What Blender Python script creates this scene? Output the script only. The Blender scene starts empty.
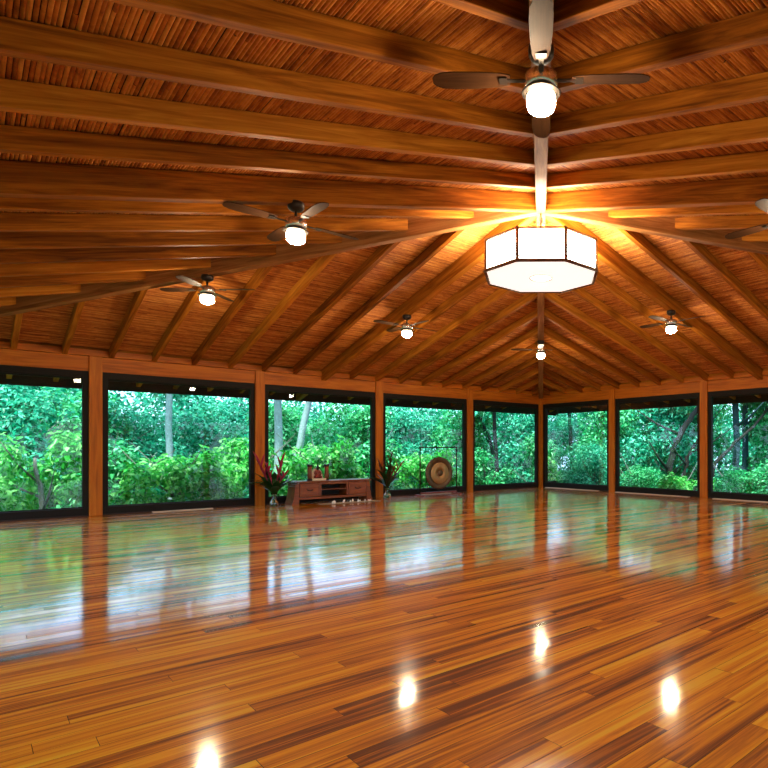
import bpy, bmesh, math, random
import numpy as np
from mathutils import Vector, Matrix

random.seed(7)
PI = math.pi
SC = bpy.context.scene
COL = SC.collection

# ------------------------------------------------------------------ room measures
S = 14.5                 # square hall, far corner at the origin, hall at x<0, y<0
H = S / 2
BAY = S / 5
SL = 0.2596              # roof slope (rise per metre)
Z_RAFT = 2.924           # underside of a rafter at the wall line
Z_DECK = 3.085           # underside of the reeds at the wall line
Z_HIP = 2.815            # underside of hips and of the deep middle rafters
Z_WIN = 2.654
EAVE = 1.5

# ------------------------------------------------------------------ materials
def new_mat(name):
    m = bpy.data.materials.new(name)
    m.use_nodes = True
    nt = m.node_tree
    return m, nt, nt.nodes['Principled BSDF']

def plain(name, col, rough=0.5, metal=0.0, emit=None, estr=0.0, trans=0.0, ior=1.45, noise=0.12):
    m, nt, b = new_mat(name)
    b.inputs['Base Color'].default_value = (*col, 1)
    b.inputs['Roughness'].default_value = rough
    b.inputs['Metallic'].default_value = metal
    b.inputs['Transmission Weight'].default_value = trans
    b.inputs['IOR'].default_value = ior
    if noise and not trans:
        n = nt.nodes.new('ShaderNodeTexNoise'); n.inputs['Scale'].default_value = 14
        n.inputs['Detail'].default_value = 4
        tc = nt.nodes.new('ShaderNodeTexCoord'); nt.links.new(tc.outputs['Object'], n.inputs['Vector'])
        mx = nt.nodes.new('ShaderNodeMix'); mx.data_type = 'RGBA'
        mx.inputs['A'].default_value = (*[c * (1 - noise) for c in col], 1)
        mx.inputs['B'].default_value = (*[min(1, c * (1 + noise)) for c in col], 1)
        nt.links.new(n.outputs['Fac'], mx.inputs['Factor'])
        nt.links.new(mx.outputs['Result'], b.inputs['Base Color'])
    if emit:
        b.inputs['Emission Color'].default_value = (*emit, 1)
        b.inputs['Emission Strength'].default_value = estr
    return m

def ramp(nt, stops):
    r = nt.nodes.new('ShaderNodeValToRGB')
    e = r.color_ramp.elements
    while len(e) > 1:
        e.remove(e[-1])
    e[0].position = stops[0][0]; e[0].color = (*stops[0][1], 1)
    for p, c in stops[1:]:
        k = e.new(p); k.color = (*c, 1)
    return r

def math_node(nt, op, a, b=None):
    n = nt.nodes.new('ShaderNodeMath'); n.operation = op
    for i, v in enumerate((a, b)):
        if v is None:
            continue
        if isinstance(v, (int, float)):
            n.inputs[i].default_value = v
        else:
            nt.links.new(v, n.inputs[i])
    return n.outputs[0]

def wood(name, stops, rough=0.42, spec=0.4, island=False, scale=(0.9, 13, 13), coat=0.0, rnd=0.3, bump=0.15, con=1.7):
    """Timber with the grain along the object's own X axis."""
    m, nt, b = new_mat(name)
    tc = nt.nodes.new('ShaderNodeTexCoord')
    if island:
        g = nt.nodes.new('ShaderNodeNewGeometry'); rsrc = g.outputs['Random Per Island']
    else:
        g = nt.nodes.new('ShaderNodeObjectInfo'); rsrc = g.outputs['Random']
    off = nt.nodes.new('ShaderNodeCombineXYZ')
    nt.links.new(math_node(nt, 'MULTIPLY', rsrc, 91.0), off.inputs[0])
    nt.links.new(math_node(nt, 'MULTIPLY', rsrc, 57.0), off.inputs[1])
    add = nt.nodes.new('ShaderNodeVectorMath'); add.operation = 'ADD'
    nt.links.new(tc.outputs['Object'], add.inputs[0]); nt.links.new(off.outputs[0], add.inputs[1])
    mp = nt.nodes.new('ShaderNodeMapping'); mp.inputs['Scale'].default_value = scale
    nt.links.new(add.outputs[0], mp.inputs['Vector'])
    n1 = nt.nodes.new('ShaderNodeTexNoise'); n1.inputs['Scale'].default_value = 1.0
    n1.inputs['Detail'].default_value = 5; n1.inputs['Roughness'].default_value = 0.62
    n1.inputs['Distortion'].default_value = 0.9
    nt.links.new(mp.outputs[0], n1.inputs['Vector'])
    mp2 = nt.nodes.new('ShaderNodeMapping'); mp2.inputs['Scale'].default_value = (scale[0] * 2.2, scale[1] * 6, scale[2] * 6)
    nt.links.new(add.outputs[0], mp2.inputs['Vector'])
    n2 = nt.nodes.new('ShaderNodeTexNoise'); n2.inputs['Scale'].default_value = 1.0; n2.inputs['Detail'].default_value = 3
    nt.links.new(mp2.outputs[0], n2.inputs['Vector'])
    # grain value in 0..1, spread out, plus the tone of the piece
    v = math_node(nt, 'MULTIPLY', math_node(nt, 'SUBTRACT', n1.outputs['Fac'], 0.5), con)
    v = math_node(nt, 'ADD', v, math_node(nt, 'MULTIPLY', math_node(nt, 'SUBTRACT', n2.outputs['Fac'], 0.5), 0.45))
    v = math_node(nt, 'ADD', v, math_node(nt, 'MULTIPLY', math_node(nt, 'SUBTRACT', rsrc, 0.5), rnd))
    v = math_node(nt, 'ADD', v, 0.5)
    r = ramp(nt, stops)
    nt.links.new(v, r.inputs[0])
    nt.links.new(r.outputs[0], b.inputs['Base Color'])
    b.inputs['Roughness'].default_value = rough
    b.inputs['Specular IOR Level'].default_value = spec
    if coat:
        b.inputs['Coat Weight'].default_value = 1.0
        b.inputs['Coat Roughness'].default_value = coat
        b.inputs['Coat IOR'].default_value = 1.9
    if bump:
        bp = nt.nodes.new('ShaderNodeBump'); bp.inputs['Strength'].default_value = bump
        bp.inputs['Distance'].default_value = 0.002
        nt.links.new(n2.outputs['Fac'], bp.inputs['Height'])
        nt.links.new(bp.outputs[0], b.inputs['Normal'])
    return m

M = {}
M['rafter'] = wood('rafter_timber', [(0.0, (.10, .024, .002)), (.35, (.26, .076, .005)), (.6, (.40, .130, .010)), (1, (.60, .23, .022))], rough=.6, spec=.1, rnd=.5)
M['hip'] = wood('hip_timber', [(0.0, (.10, .034, .008)), (.4, (.25, .093, .024)), (.7, (.36, .15, .045)), (1, (.50, .24, .085))], rough=.6, spec=.15, rnd=.1)
M['post'] = wood('post_timber', [(0.0, (.24, .05, .002)), (.4, (.50, .125, .005)), (.7, (.60, .17, .008)), (1, (.70, .24, .016))], rough=.5, spec=.25, rnd=.15)
M['floor'] = wood('floor_planks', [(0.0, (.14, .024, .001)), (.22, (.36, .080, .002)), (.5, (.74, .205, .002)), (.75, (.90, .315, .004)), (1, (.96, .46, .02))],
                  rough=.5, spec=.15, island=True, scale=(0.45, 15, 1), coat=.095, rnd=.52, bump=.03, con=2.9)
M['reed'] = wood('cane_reeds', [(0.0, (.12, .028, .004)), (.3, (.34, .092, .011)), (.6, (.54, .19, .03)), (1, (.74, .33, .07))], rough=.5, spec=.25,
                 island=True, scale=(3.5, 3.5, 3.5), rnd=.5, bump=0, con=1.3)
M['dark_board'] = plain('dark_roof_board', (.022, .010, .006), .8)
M['console'] = wood('console_timber', [(0, (.11, .022, .004)), (.5, (.23, .050, .008)), (1, (.36, .092, .014))], rough=.35, scale=(1.5, 14, 14), rnd=.15)
M['blade'] = wood('fan_blade_wood', [(0, (.03, .011, .004)), (.5, (.05, .019, .007)), (1, (.075, .03, .011))], rough=.6, spec=.1, scale=(2, 18, 18), rnd=.1)
M['bronze'] = plain('dark_bronze', (.035, .026, .022), .42, .6)
M['black'] = plain('black_frame', (.014, .010, .008), .6, .0)
M['black'].node_tree.nodes['Principled BSDF'].inputs['Specular IOR Level'].default_value = .2
M['blackwood'] = plain('dark_recess', (.02, .009, .006), .6)
M['nickel'] = plain('satin_nickel', (.85, .80, .74), .25, .9)
M['globe'] = plain('lit_opal_glass', (.9, .88, .84), .3, emit=(1, .80, .52), estr=225)
M['panel'] = plain('lit_lantern_panel', (.9, .88, .82), .5, emit=(1, .88, .66), estr=16)
M['tray'] = plain('lit_lantern_tray', (.9, .88, .84), .5, emit=(1, .95, .90), estr=.95)
M['bulb'] = plain('lit_bulb', (.9, .9, .85), .3, emit=(1, .86, .64), estr=900)
M['lframe'] = wood('lantern_frame_wood', [(0, (.05, .014, .006)), (.5, (.12, .035, .012)), (1, (.22, .075, .025))], rough=.4, scale=(3, 20, 20))
M['vent'] = plain('pale_vent', (.62, .50, .38), .45)
M['glass_vase'] = plain('clear_vase_glass', (.95, .98, .96), .03, trans=1.0, ior=1.45)
M['water'] = plain('vase_water', (.85, .95, .88), .0, trans=1.0, ior=1.33)
M['stem'] = plain('green_stem', (.05, .16, .02), .5)
M['bract_pink'] = plain('pink_bract', (.42, .02, .07), .4)
M['bract_rust'] = plain('rust_bract', (.30, .05, .015), .4)
M['bract_pale'] = plain('pale_petal', (.75, .45, .35), .5)
M['statue'] = plain('carved_brown_wood', (.20, .06, .02), .5)
M['statue_dark'] = plain('dark_carving', (.02, .012, .01), .4)
M['skin_red'] = plain('red_brown_robe', (.22, .03, .015), .5)
M['cream'] = plain('cream_panel', (.85, .66, .45), .5)
M['cloth'] = plain('white_cloth', (.42, .36, .27), .85)
M['crystal'] = plain('pale_crystal', (.88, .86, .84), .15)
M['gong_rim'] = plain('dark_gong_bronze', (.16, .095, .05), .45, .75, noise=.3)
M['gong_face'] = plain('polished_gong_bronze', (.46, .26, .105), .45, .7, noise=.18)
M['cord'] = plain('black_cord', (.02, .02, .02), .7)
M['redwood'] = plain('reddish_stand_wood', (.22, .04, .025), .4)
M['ground'] = plain('forest_floor', (.03, .055, .02), .95, noise=.5)
M['fascia'] = plain('dark_fascia', (.03, .016, .010), .6)

def bark(name, c):
    m = plain(name, c, .85, noise=.45)
    return m
M['bark_pale'] = bark('pale_bark', (.20, .31, .30))
M['bark_teal'] = bark('blue_grey_bark', (.012, .05, .055))
M['bark_dark'] = bark('dark_bark', (.008, .011, .008))
M['bark_mid'] = bark('grey_bark', (.11, .13, .11))

def leaf(name, dark, mid, light, gloss=.35):
    m, nt, b = new_mat(name)
    g = nt.nodes.new('ShaderNodeNewGeometry')
    r = ramp(nt, [(0, dark), (.55, mid), (1, light)])
    nt.links.new(g.outputs['Random Per Island'], r.inputs[0])
    nt.links.new(r.outputs[0], b.inputs['Base Color'])
    b.inputs['Roughness'].default_value = gloss
    b.inputs['Specular IOR Level'].default_value = .35
    tr = nt.nodes.new('ShaderNodeBsdfTranslucent')
    nt.links.new(r.outputs[0], tr.inputs['Color'])
    mx = nt.nodes.new('ShaderNodeMixShader'); mx.inputs[0].default_value = .38
    out = nt.nodes['Material Output']
    nt.links.new(b.outputs[0], mx.inputs[1]); nt.links.new(tr.outputs[0], mx.inputs[2])
    nt.links.new(mx.outputs[0], out.inputs['Surface'])
    return m
M['leaf_lime'] = leaf('lime_leaves', (.01, .24, .02), (.05, .50, .07), (.32, .84, .24))
M['leaf_green'] = leaf('green_leaves', (.001, .14, .03), (.006, .36, .09), (.20, .82, .36))
M['leaf_teal'] = leaf('teal_leaves', (.001, .11, .055), (.003, .37, .19), (.18, .80, .50))
M['leaf_dark'] = leaf('dark_leaves', (.002, .08, .035), (.006, .22, .09), (.06, .42, .2))
M['leaf_vase'] = leaf('vase_leaves', (.004, .035, .006), (.012, .07, .012), (.05, .12, .02))
M['leaf_bronze'] = leaf('bronze_leaves', (.03, .02, .008), (.07, .05, .015), (.10, .11, .03))

def glass_mat():
    m, nt, b = new_mat('window_glass')
    nt.nodes.remove(b)
    t = nt.nodes.new('ShaderNodeBsdfTransparent'); t.inputs[0].default_value = (.90, .985, .95, 1)
    g = nt.nodes.new('ShaderNodeBsdfGlossy'); g.inputs['Roughness'].default_value = 0.0
    fr = nt.nodes.new('ShaderNodeFresnel'); fr.inputs[0].default_value = 1.45
    mx = nt.nodes.new('ShaderNodeMixShader')
    nt.links.new(fr.outputs[0], mx.inputs[0]); nt.links.new(t.outputs[0], mx.inputs[1]); nt.links.new(g.outputs[0], mx.inputs[2])
    nt.links.new(mx.outputs[0], nt.nodes['Material Output'].inputs['Surface'])
    return m
M['pane'] = glass_mat()

# ------------------------------------------------------------------ object helpers
def link(o, parent=None):
    COL.objects.link(o)
    if parent is not None:
        o.parent = parent
    return o

def tag(o, label=None, cat=None, group=None, kind=None):
    if label: o['label'] = label
    if cat: o['category'] = cat
    if group: o['group'] = group
    if kind: o['kind'] = kind
    return o

def empty(name, loc=(0, 0, 0), rz=0.0, **kw):
    o = bpy.data.objects.new(name, None)
    o.empty_display_size = .2
    o.location = loc; o.rotation_euler = (0, 0, rz)
    link(o)
    return tag(o, **kw)

def from_bm(name, bm, mat, parent=None, smooth=False, matrix=None):
    bmesh.ops.recalc_face_normals(bm, faces=bm.faces)
    me = bpy.data.meshes.new(name)
    bm.to_mesh(me); bm.free()
    for mm in (mat if isinstance(mat, (list, tuple)) else [mat]):
        me.materials.append(mm)
    if smooth:
        me.polygons.foreach_set('use_smooth', [True] * len(me.polygons))
    o = bpy.data.objects.new(name, me)
    if matrix is not None:
        o.matrix_world = matrix
    return link(o, parent)

def from_arrays(name, verts, faces, mat, parent=None, smooth=False):
    me = bpy.data.meshes.new(name)
    me.from_pydata(verts, [], faces)
    me.materials.append(mat)
    if smooth:
        me.polygons.foreach_set('use_smooth', [True] * len(me.polygons))
    me.update()
    o = bpy.data.objects.new(name, me)
    return link(o, parent)

def bm_box(bm, x0, x1, y0, y1, z0, z1, bev=0.0):
    vs = [bm.verts.new(p) for p in ((x0, y0, z0), (x1, y0, z0), (x1, y1, z0), (x0, y1, z0), (x0, y0, z1), (x1, y0, z1), (x1, y1, z1), (x0, y1, z1))]
    fs = [bm.faces.new([vs[i] for i in f]) for f in ((0, 3, 2, 1), (4, 5, 6, 7), (0, 1, 5, 4), (1, 2, 6, 5), (2, 3, 7, 6), (3, 0, 4, 7))]
    if bev:
        es = {e for f in fs for e in f.edges}
        bmesh.ops.bevel(bm, geom=list(es), offset=bev, segments=2, affect='EDGES', profile=.6)

def box(name, mat, x0, x1, y0, y1, z0, z1, parent=None, bev=0.006, grain=None):
    """A board; grain 'y'/'z' turns the object so its own X (the grain) runs that way."""
    bm = bmesh.new()
    cx, cy, cz = (x0 + x1) / 2, (y0 + y1) / 2, (z0 + z1) / 2
    hx, hy, hz = abs(x1 - x0) / 2, abs(y1 - y0) / 2, abs(z1 - z0) / 2
    if grain == 'y':
        bm_box(bm, -hy, hy, -hx, hx, -hz, hz, bev); mw = Matrix.Translation((cx, cy, cz)) @ Matrix.Rotation(PI / 2, 4, 'Z')
    elif grain == 'z':
        bm_box(bm, -hz, hz, -hy, hy, -hx, hx, bev); mw = Matrix.Translation((cx, cy, cz)) @ Matrix.Rotation(-PI / 2, 4, 'Y')
    else:
        bm_box(bm, -hx, hx, -hy, hy, -hz, hz, bev); mw = Matrix.Translation((cx, cy, cz))
    return from_bm(name, bm, mat, parent, matrix=mw)

def beam(name, p0, p1, w, h, mat, parent, bev=.006):
    """A sloping timber with plumb-cut ends; p0, p1 are the underside's centre points."""
    p0, p1 = Vector(p0), Vector(p1)
    d = (p1 - p0); L = d.length; xd = d / L
    side = Vector((0, 0, 1)).cross(xd).normalized()
    zd = xd.cross(side)
    R = Matrix((xd, side, zd)).transposed().to_4x4()
    mw = Matrix.Translation((p0 + p1) / 2) @ R
    inv = mw.inverted()
    bm = bmesh.new()
    vs = []
    for z in (0, h):
        for p, s in ((p0, -1), (p1, -1), (p1, 1), (p0, 1)):
            vs.append(bm.verts.new(inv @ (p + side * s * w / 2 + Vector((0, 0, z)))))
    fs = [bm.faces.new([vs[i] for i in f]) for f in ((0, 3, 2, 1), (4, 5, 6, 7), (0, 1, 5, 4), (1, 2, 6, 5), (2, 3, 7, 6), (3, 0, 4, 7))]
    if bev:
        bmesh.ops.bevel(bm, geom=list({e for f in fs for e in f.edges}), offset=bev, segments=1, affect='EDGES')
    return from_bm(name, bm, mat, parent, matrix=mw)

def bm_lathe(bm, prof, seg=32, cx=0, cy=0):
    """Revolve (r, z) points about a vertical axis."""
    rings = []
    for r, z in prof:
        if r < 1e-5:
            rings.append([bm.verts.new((cx, cy, z))])
        else:
            rings.append([bm.verts.new((cx + r * math.cos(2 * PI * i / seg), cy + r * math.sin(2 * PI * i / seg), z)) for i in range(seg)])
    for a, b in zip(rings, rings[1:]):
        for i in range(seg):
            j = (i + 1) % seg
            if len(a) == 1 and len(b) == 1: continue
            if len(a) == 1: bm.faces.new((a[0], b[i], b[j]))
            elif len(b) == 1: bm.faces.new((a[i], a[j], b[0]))
            else: bm.faces.new((a[i], a[j], b[j], b[i]))

def lathe(name, prof, mat, parent=None, seg=32, smooth=True):
    bm = bmesh.new(); bm_lathe(bm, prof, seg)
    return from_bm(name, bm, mat, parent, smooth)

def bm_tube(bm, pts, rads, seg=8, cap=True):
    pts = [Vector(p) for p in pts]
    if not isinstance(rads, (list, tuple)):
        rads = [rads] * len(pts)
    rings = []
    up = Vector((0, 0, 1))
    for i, p in enumerate(pts):
        t = (pts[min(i + 1, len(pts) - 1)] - pts[max(i - 1, 0)]).normalized()
        a = t.cross(up if abs(t.z) < .95 else Vector((1, 0, 0))).normalized()
        b = t.cross(a)
        rings.append([bm.verts.new(p + (a * math.cos(2 * PI * k / seg) + b * math.sin(2 * PI * k / seg)) * rads[i]) for k in range(seg)])
    for r0, r1 in zip(rings, rings[1:]):
        for k in range(seg):
            bm.faces.new((r0[k], r0[(k + 1) % seg], r1[(k + 1) % seg], r1[k]))
    if cap:
        bm.faces.new(rings[0]); bm.faces.new(rings[-1])

def tube(name, pts, rads, mat, parent=None, seg=8, smooth=True):
    bm = bmesh.new(); bm_tube(bm, pts, rads, seg)
    return from_bm(name, bm, mat, parent, smooth)

# ------------------------------------------------------------------ camera
F_PX, CX, CY = 585.45, 532.1, 448.6
cam = bpy.data.cameras.new('camera')
cam.sensor_width = 36; cam.sensor_fit = 'HORIZONTAL'
cam.lens = F_PX / 768 * 36
cam.shift_x = (384 - CX) / 768
cam.shift_y = (CY - 384) / 768
cam.clip_start = .05; cam.clip_end = 300
co = bpy.data.objects.new('camera', cam)
co.location = (-13.343, -13.339, 1.236)
co.rotation_euler = (PI / 2, 0, .8001 - PI / 2)
COL.objects.link(co)
SC.camera = co

# ------------------------------------------------------------------ floor
fl = empty('floor', (0, 0, 0), label='glossy orange brown hardwood plank floor of the hall', cat='floor', kind='structure')
bm = bmesh.new()
pw = .112
y = -S - .1
while y < .12:
    x = -S - .1 - random.random() * 2
    while x < .12:
        L = random.uniform(1.1, 3.4)
        a, b_ = max(x, -S - .1), min(x + L, .12)
        if b_ - a > .02:
            t1, t2 = random.gauss(0, .0018) * pw, random.gauss(0, .0002)
            zz = [t1 + t2, t1 - t2, -t1 - t2, -t1 + t2]
            g = .0012
            q = [bm.verts.new(p) for p in ((a + g, y + g, zz[0]), (b_ - g, y + g, zz[1]), (b_ - g, y + pw - g, zz[2]), (a + g, y + pw - g, zz[3]))]
            bm.faces.new(q)
        x += L
    y += pw
from_bm('planks', bm, M['floor'], fl)
box('subfloor', M['dark_board'], -S - .2, .2, -S - .2, .2, -.35, -.004, fl, bev=0)

# ------------------------------------------------------------------ walls
def wall(name, axis, side, label, near=False):
    """axis 'x': runs along x at y=const; side +1 = far wall (at 0), -1 = near wall (at -S)."""
    w = empty(name, (0, 0, 0), label=label, cat='wall', kind='structure')
    base = 0 if side > 0 else -S
    def bx(n, m, u0, u1, d0, d1, z0, z1, grain=None, bev=.006):
        # d is measured into the room
        v0, v1 = (base - d1, base - d0) if side > 0 else (base + d0, base + d1)
        if axis == 'x':
            return box(n, m, u0, u1, v0, v1, z0, z1, w, bev, grain)
        return box(n, m, v0, v1, u0, u1, z0, z1, w, bev, 'y' if grain is None else grain)
    for k in range(1, 5):
        u = -S + BAY * k
        bx('post', M['post'], u - .1, u + .1, -.13, .045, 0, 2.93, 'z', .008)
    for k in range(5):
        u0, u1 = -S + BAY * k, -S + BAY * (k + 1)
        bx('header', M['post'], u0 + .1 + 1e-3, u1 - .1 - 1e-3, -.12, .012, Z_WIN + .001, 2.925)
    bx('wall_plate', M['post'], -S + .1, -.1, -.13, .035, 2.932, 3.045)
    bx('blocking_board', M['rafter'], -S + .1, -.1, -.12, -.02, 3.046, 3.13, bev=0)
    return w
wl = wall('wall_left', 'x', 1, 'left wall of orange timber posts and header between five big windows')
wr = wall('wall_right', 'y', 1, 'right wall of orange timber posts and header running from the far corner')
box('corner_post', M['post'], -.1, .13, -.1, .13, 0, 2.93, wl, .008, 'z')
wa = wall('wall_back_left', 'y', -1, 'open timber post wall behind the camera on the left')
wb = wall('wall_back_right', 'x', -1, 'open timber post wall behind the camera on the right')
for (x, yv, ww) in ((-S, 0, wl), (0, -S, wr), (-S, -S, wa)):
    box('corner_post', M['post'], x - .1, x + .1, yv - .1, yv + .1, 0, 2.93, ww, .008, 'z')

WNAME = ['leftmost window', 'second window from the left', 'window behind the carved console', 'window behind the gong',
         'window just left of the far corner post', 'window just right of the far corner post', 'second window right of the far corner', 'rightmost window in view']

def window(idx, axis, k, label):
    u0, u1 = -S + BAY * k + .102, -S + BAY * (k + 1) - .102
    if axis == 'x' and k == 4 or axis == 'y' and k == 4: u1 = -.102
    z0, z1 = .02, Z_WIN
    bm = bmesh.new()
    fw = .09
    d0, d1 = -.10, .004          # depth, into the room positive
    def b(ua, ub, za, zb, da=d0, db=d1, bev=.004):
        if axis == 'x': bm_box(bm, ua, ub, -db, -da, za, zb, bev)
        else: bm_box(bm, -db, -da, ua, ub, za, zb, bev)
    b(u0, u1, z1 - .125, z1); b(u0, u1, z0, z0 + .13)
    b(u0, u0 + fw, z0 + .13, z1 - .125); b(u1 - fw, u1, z0 + .13, z1 - .125)
    # inner sash lip
    b(u0 + fw, u1 - fw, z1 - .15, z1 - .125, -.085, -.045, .002); b(u0 + fw, u1 - fw, z0 + .13, z0 + .15, -.085, -.045, .002)
    fr = from_bm('window_%d' % idx, bm, M['black'])
    tag(fr, label, 'window', kind='structure')
    bm = bmesh.new()
    e = .005
    if axis == 'x':
        q = [(u0 + fw - e, .062, z0 + .13 - e), (u1 - fw + e, .062, z0 + .13 - e), (u1 - fw + e, .062, z1 - .12), (u0 + fw - e, .062, z1 - .12)]
    else:
        q = [(.062, u0 + fw - e, z0 + .13 - e), (.062, u1 - fw + e, z0 + .13 - e), (.062, u1 - fw + e, z1 - .12), (.062, u0 + fw - e, z1 - .12)]
    bm.faces.new([bm.verts.new(p) for p in q])
    from_bm('pane', bm, M['pane'], fr)
    return fr
for k in range(5):
    window(k + 1, 'x', k, 'dark framed ' + WNAME[k])
for j, k in enumerate((4, 3, 2)):
    window(6 + j, 'y', k, 'dark framed ' + WNAME[5 + j])
for j, k in enumerate((1, 0)):
    window(9 + j, 'y', k, ('dark framed window beyond the rightmost window in view', 'dark framed window at the right end of the right wall')[j])
# low sill boards closing the strip beneath every window
for j, (axis, nm) in enumerate((('x', 'baseboard_left'), ('y', 'baseboard_right'))):
    if axis == 'x':
        o = box(nm, M['blackwood'], -S + .1, -.1, .0, .1, -.02, .019, bev=0)
    else:
        o = box(nm, M['blackwood'], .0, .1, -S + .1, -.1, -.02, .019, bev=0)
    tag(o, 'thin dark sill strip under the windows of the %s wall' % ('left' if axis == 'x' else 'right'), 'baseboard', kind='structure')

# ------------------------------------------------------------------ roof and ceiling
ce = empty('ceiling', (0, 0, 0), label='low pyramid ceiling of cane reeds on timber rafters and four hip beams', cat='ceiling', kind='structure')
# four slopes: function mapping (t along wall from its centre, d from wall into room, z) -> world
SLOPES = {
    'far_left': lambda t, d, z: (-H + t, -d, z),
    'far_right': lambda t, d, z: (-d, -H - t, z),
    'near_left': lambda t, d, z: (-S + d, -H - t, z),
    'near_right': lambda t, d, z: (-H + t, -S + d, z),
}
NSEG = 4
for sname, fn in SLOPES.items():
    verts, faces = [], []
    pitch = .0265
    d = -EAVE
    cs = 1 / math.sqrt(1 + SL * SL); sn = SL * cs
    while d < H - .03:
        half = H - d
        t = -half
        while t < half:
            L = random.uniform(1.4, 4.2)
            t1 = min(t + L, half)
            r = pitch * cs ** 0 * random.uniform(.42, .50)
            dz = random.uniform(-.003, .003); dd = random.uniform(-.003, .003)
            j0, j1 = random.uniform(-.002, .002), random.uniform(-.002, .002)
            b0 = len(verts)
            for tt, jj in ((t + .002, j0), (t1 - .002, j1)):
                for k in range(NSEG + 1):
                    a = PI * (1 + k / NSEG)
                    u, v = r * math.cos(a), r * math.sin(a) * 1.0
                    # u along slope, v perpendicular (down)
                    verts.append(fn(tt, d + dd + jj + u * cs - v * sn, Z_DECK + .022 + SL * (d + jj) + dz + u * sn + v * cs))
            n = NSEG + 1
            for k in range(NSEG):
                faces.append((b0 + k, b0 + k + 1, b0 + n + k + 1, b0 + n + k))
            t = t1
        d += pitch * cs
    o = from_arrays('reed_matting', verts, faces, M['reed'], ce, smooth=True)
# roof boards above the reeds
bm = bmesh.new()
o_ = EAVE
def rz(d): return Z_DECK + .026 + SL * d
lo = [bm.verts.new(p) for p in ((o_, o_, rz(-o_)), (-S - o_, o_, rz(-o_)), (-S - o_, -S - o_, rz(-o_)), (o_, -S - o_, rz(-o_)))]
ap = bm.verts.new((-H, -H, rz(H)))
hi = [bm.verts.new((v.co.x, v.co.y, v.co.z + .07)) for v in lo]
ap2 = bm.verts.new((-H, -H, rz(H) + .07))
for i in range(4):
    j = (i + 1) % 4
    bm.faces.new((lo[i], lo[j], ap)); bm.faces.new((hi[j], hi[i], ap2)); bm.faces.new((lo[j], lo[i], hi[i], hi[j]))
from_bm('roof_board', bm, M['dark_board'], ce)

# hips
for (cx, cy) in ((0, 0), (-S, 0), (0, -S), (-S, -S)):
    sx, sy = (1 if cx == 0 else -1), (1 if cy == 0 else -1)
    e = EAVE * .96
    p0 = (cx + sx * e, cy + sy * e, Z_HIP - SL * e)
    p1 = (-H + sx * .001, -H + sy * .001, Z_HIP + SL * H)
    beam('hip_beam', p0, p1, .138, Z_DECK - Z_HIP + .01, M['hip'], ce, .008)
# rafters
for sname, fn in SLOPES.items():
    for k in range(-10, 11):
        t = .685 * k
        dmax = H - abs(t)
        if k == 0:
            beam('middle_rafter', fn(0, -EAVE + .05, Z_HIP + .02 - SL * (EAVE - .05)), fn(0, H - .02, Z_HIP + .02 + SL * (H - .02)), .12, Z_DECK - Z_HIP - .014, M['rafter'], ce, .008)
        else:
            beam('rafter', fn(t, -EAVE + .05, Z_RAFT - SL * (EAVE - .05)), fn(t, dmax - .05, Z_RAFT + SL * (dmax - .05)), .08, Z_DECK - Z_RAFT + .006, M['rafter'], ce, .005)
# eave fascia boards
zf = Z_DECK - SL * EAVE
e = EAVE
for args in ((-S - e, e, e, e + .03), (-S - e, e, -S - e - .03, -S - e)):
    box('fascia_board', M['fascia'], args[0], args[1], args[2], args[3], zf - .25, zf + .09, ce, 0)
for args in ((e, e + .03), (-S - e - .03, -S - e)):
    box('fascia_board', M['fascia'], args[0], args[1], -S - e, e, zf - .25, zf + .09, ce, 0, 'y')

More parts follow.
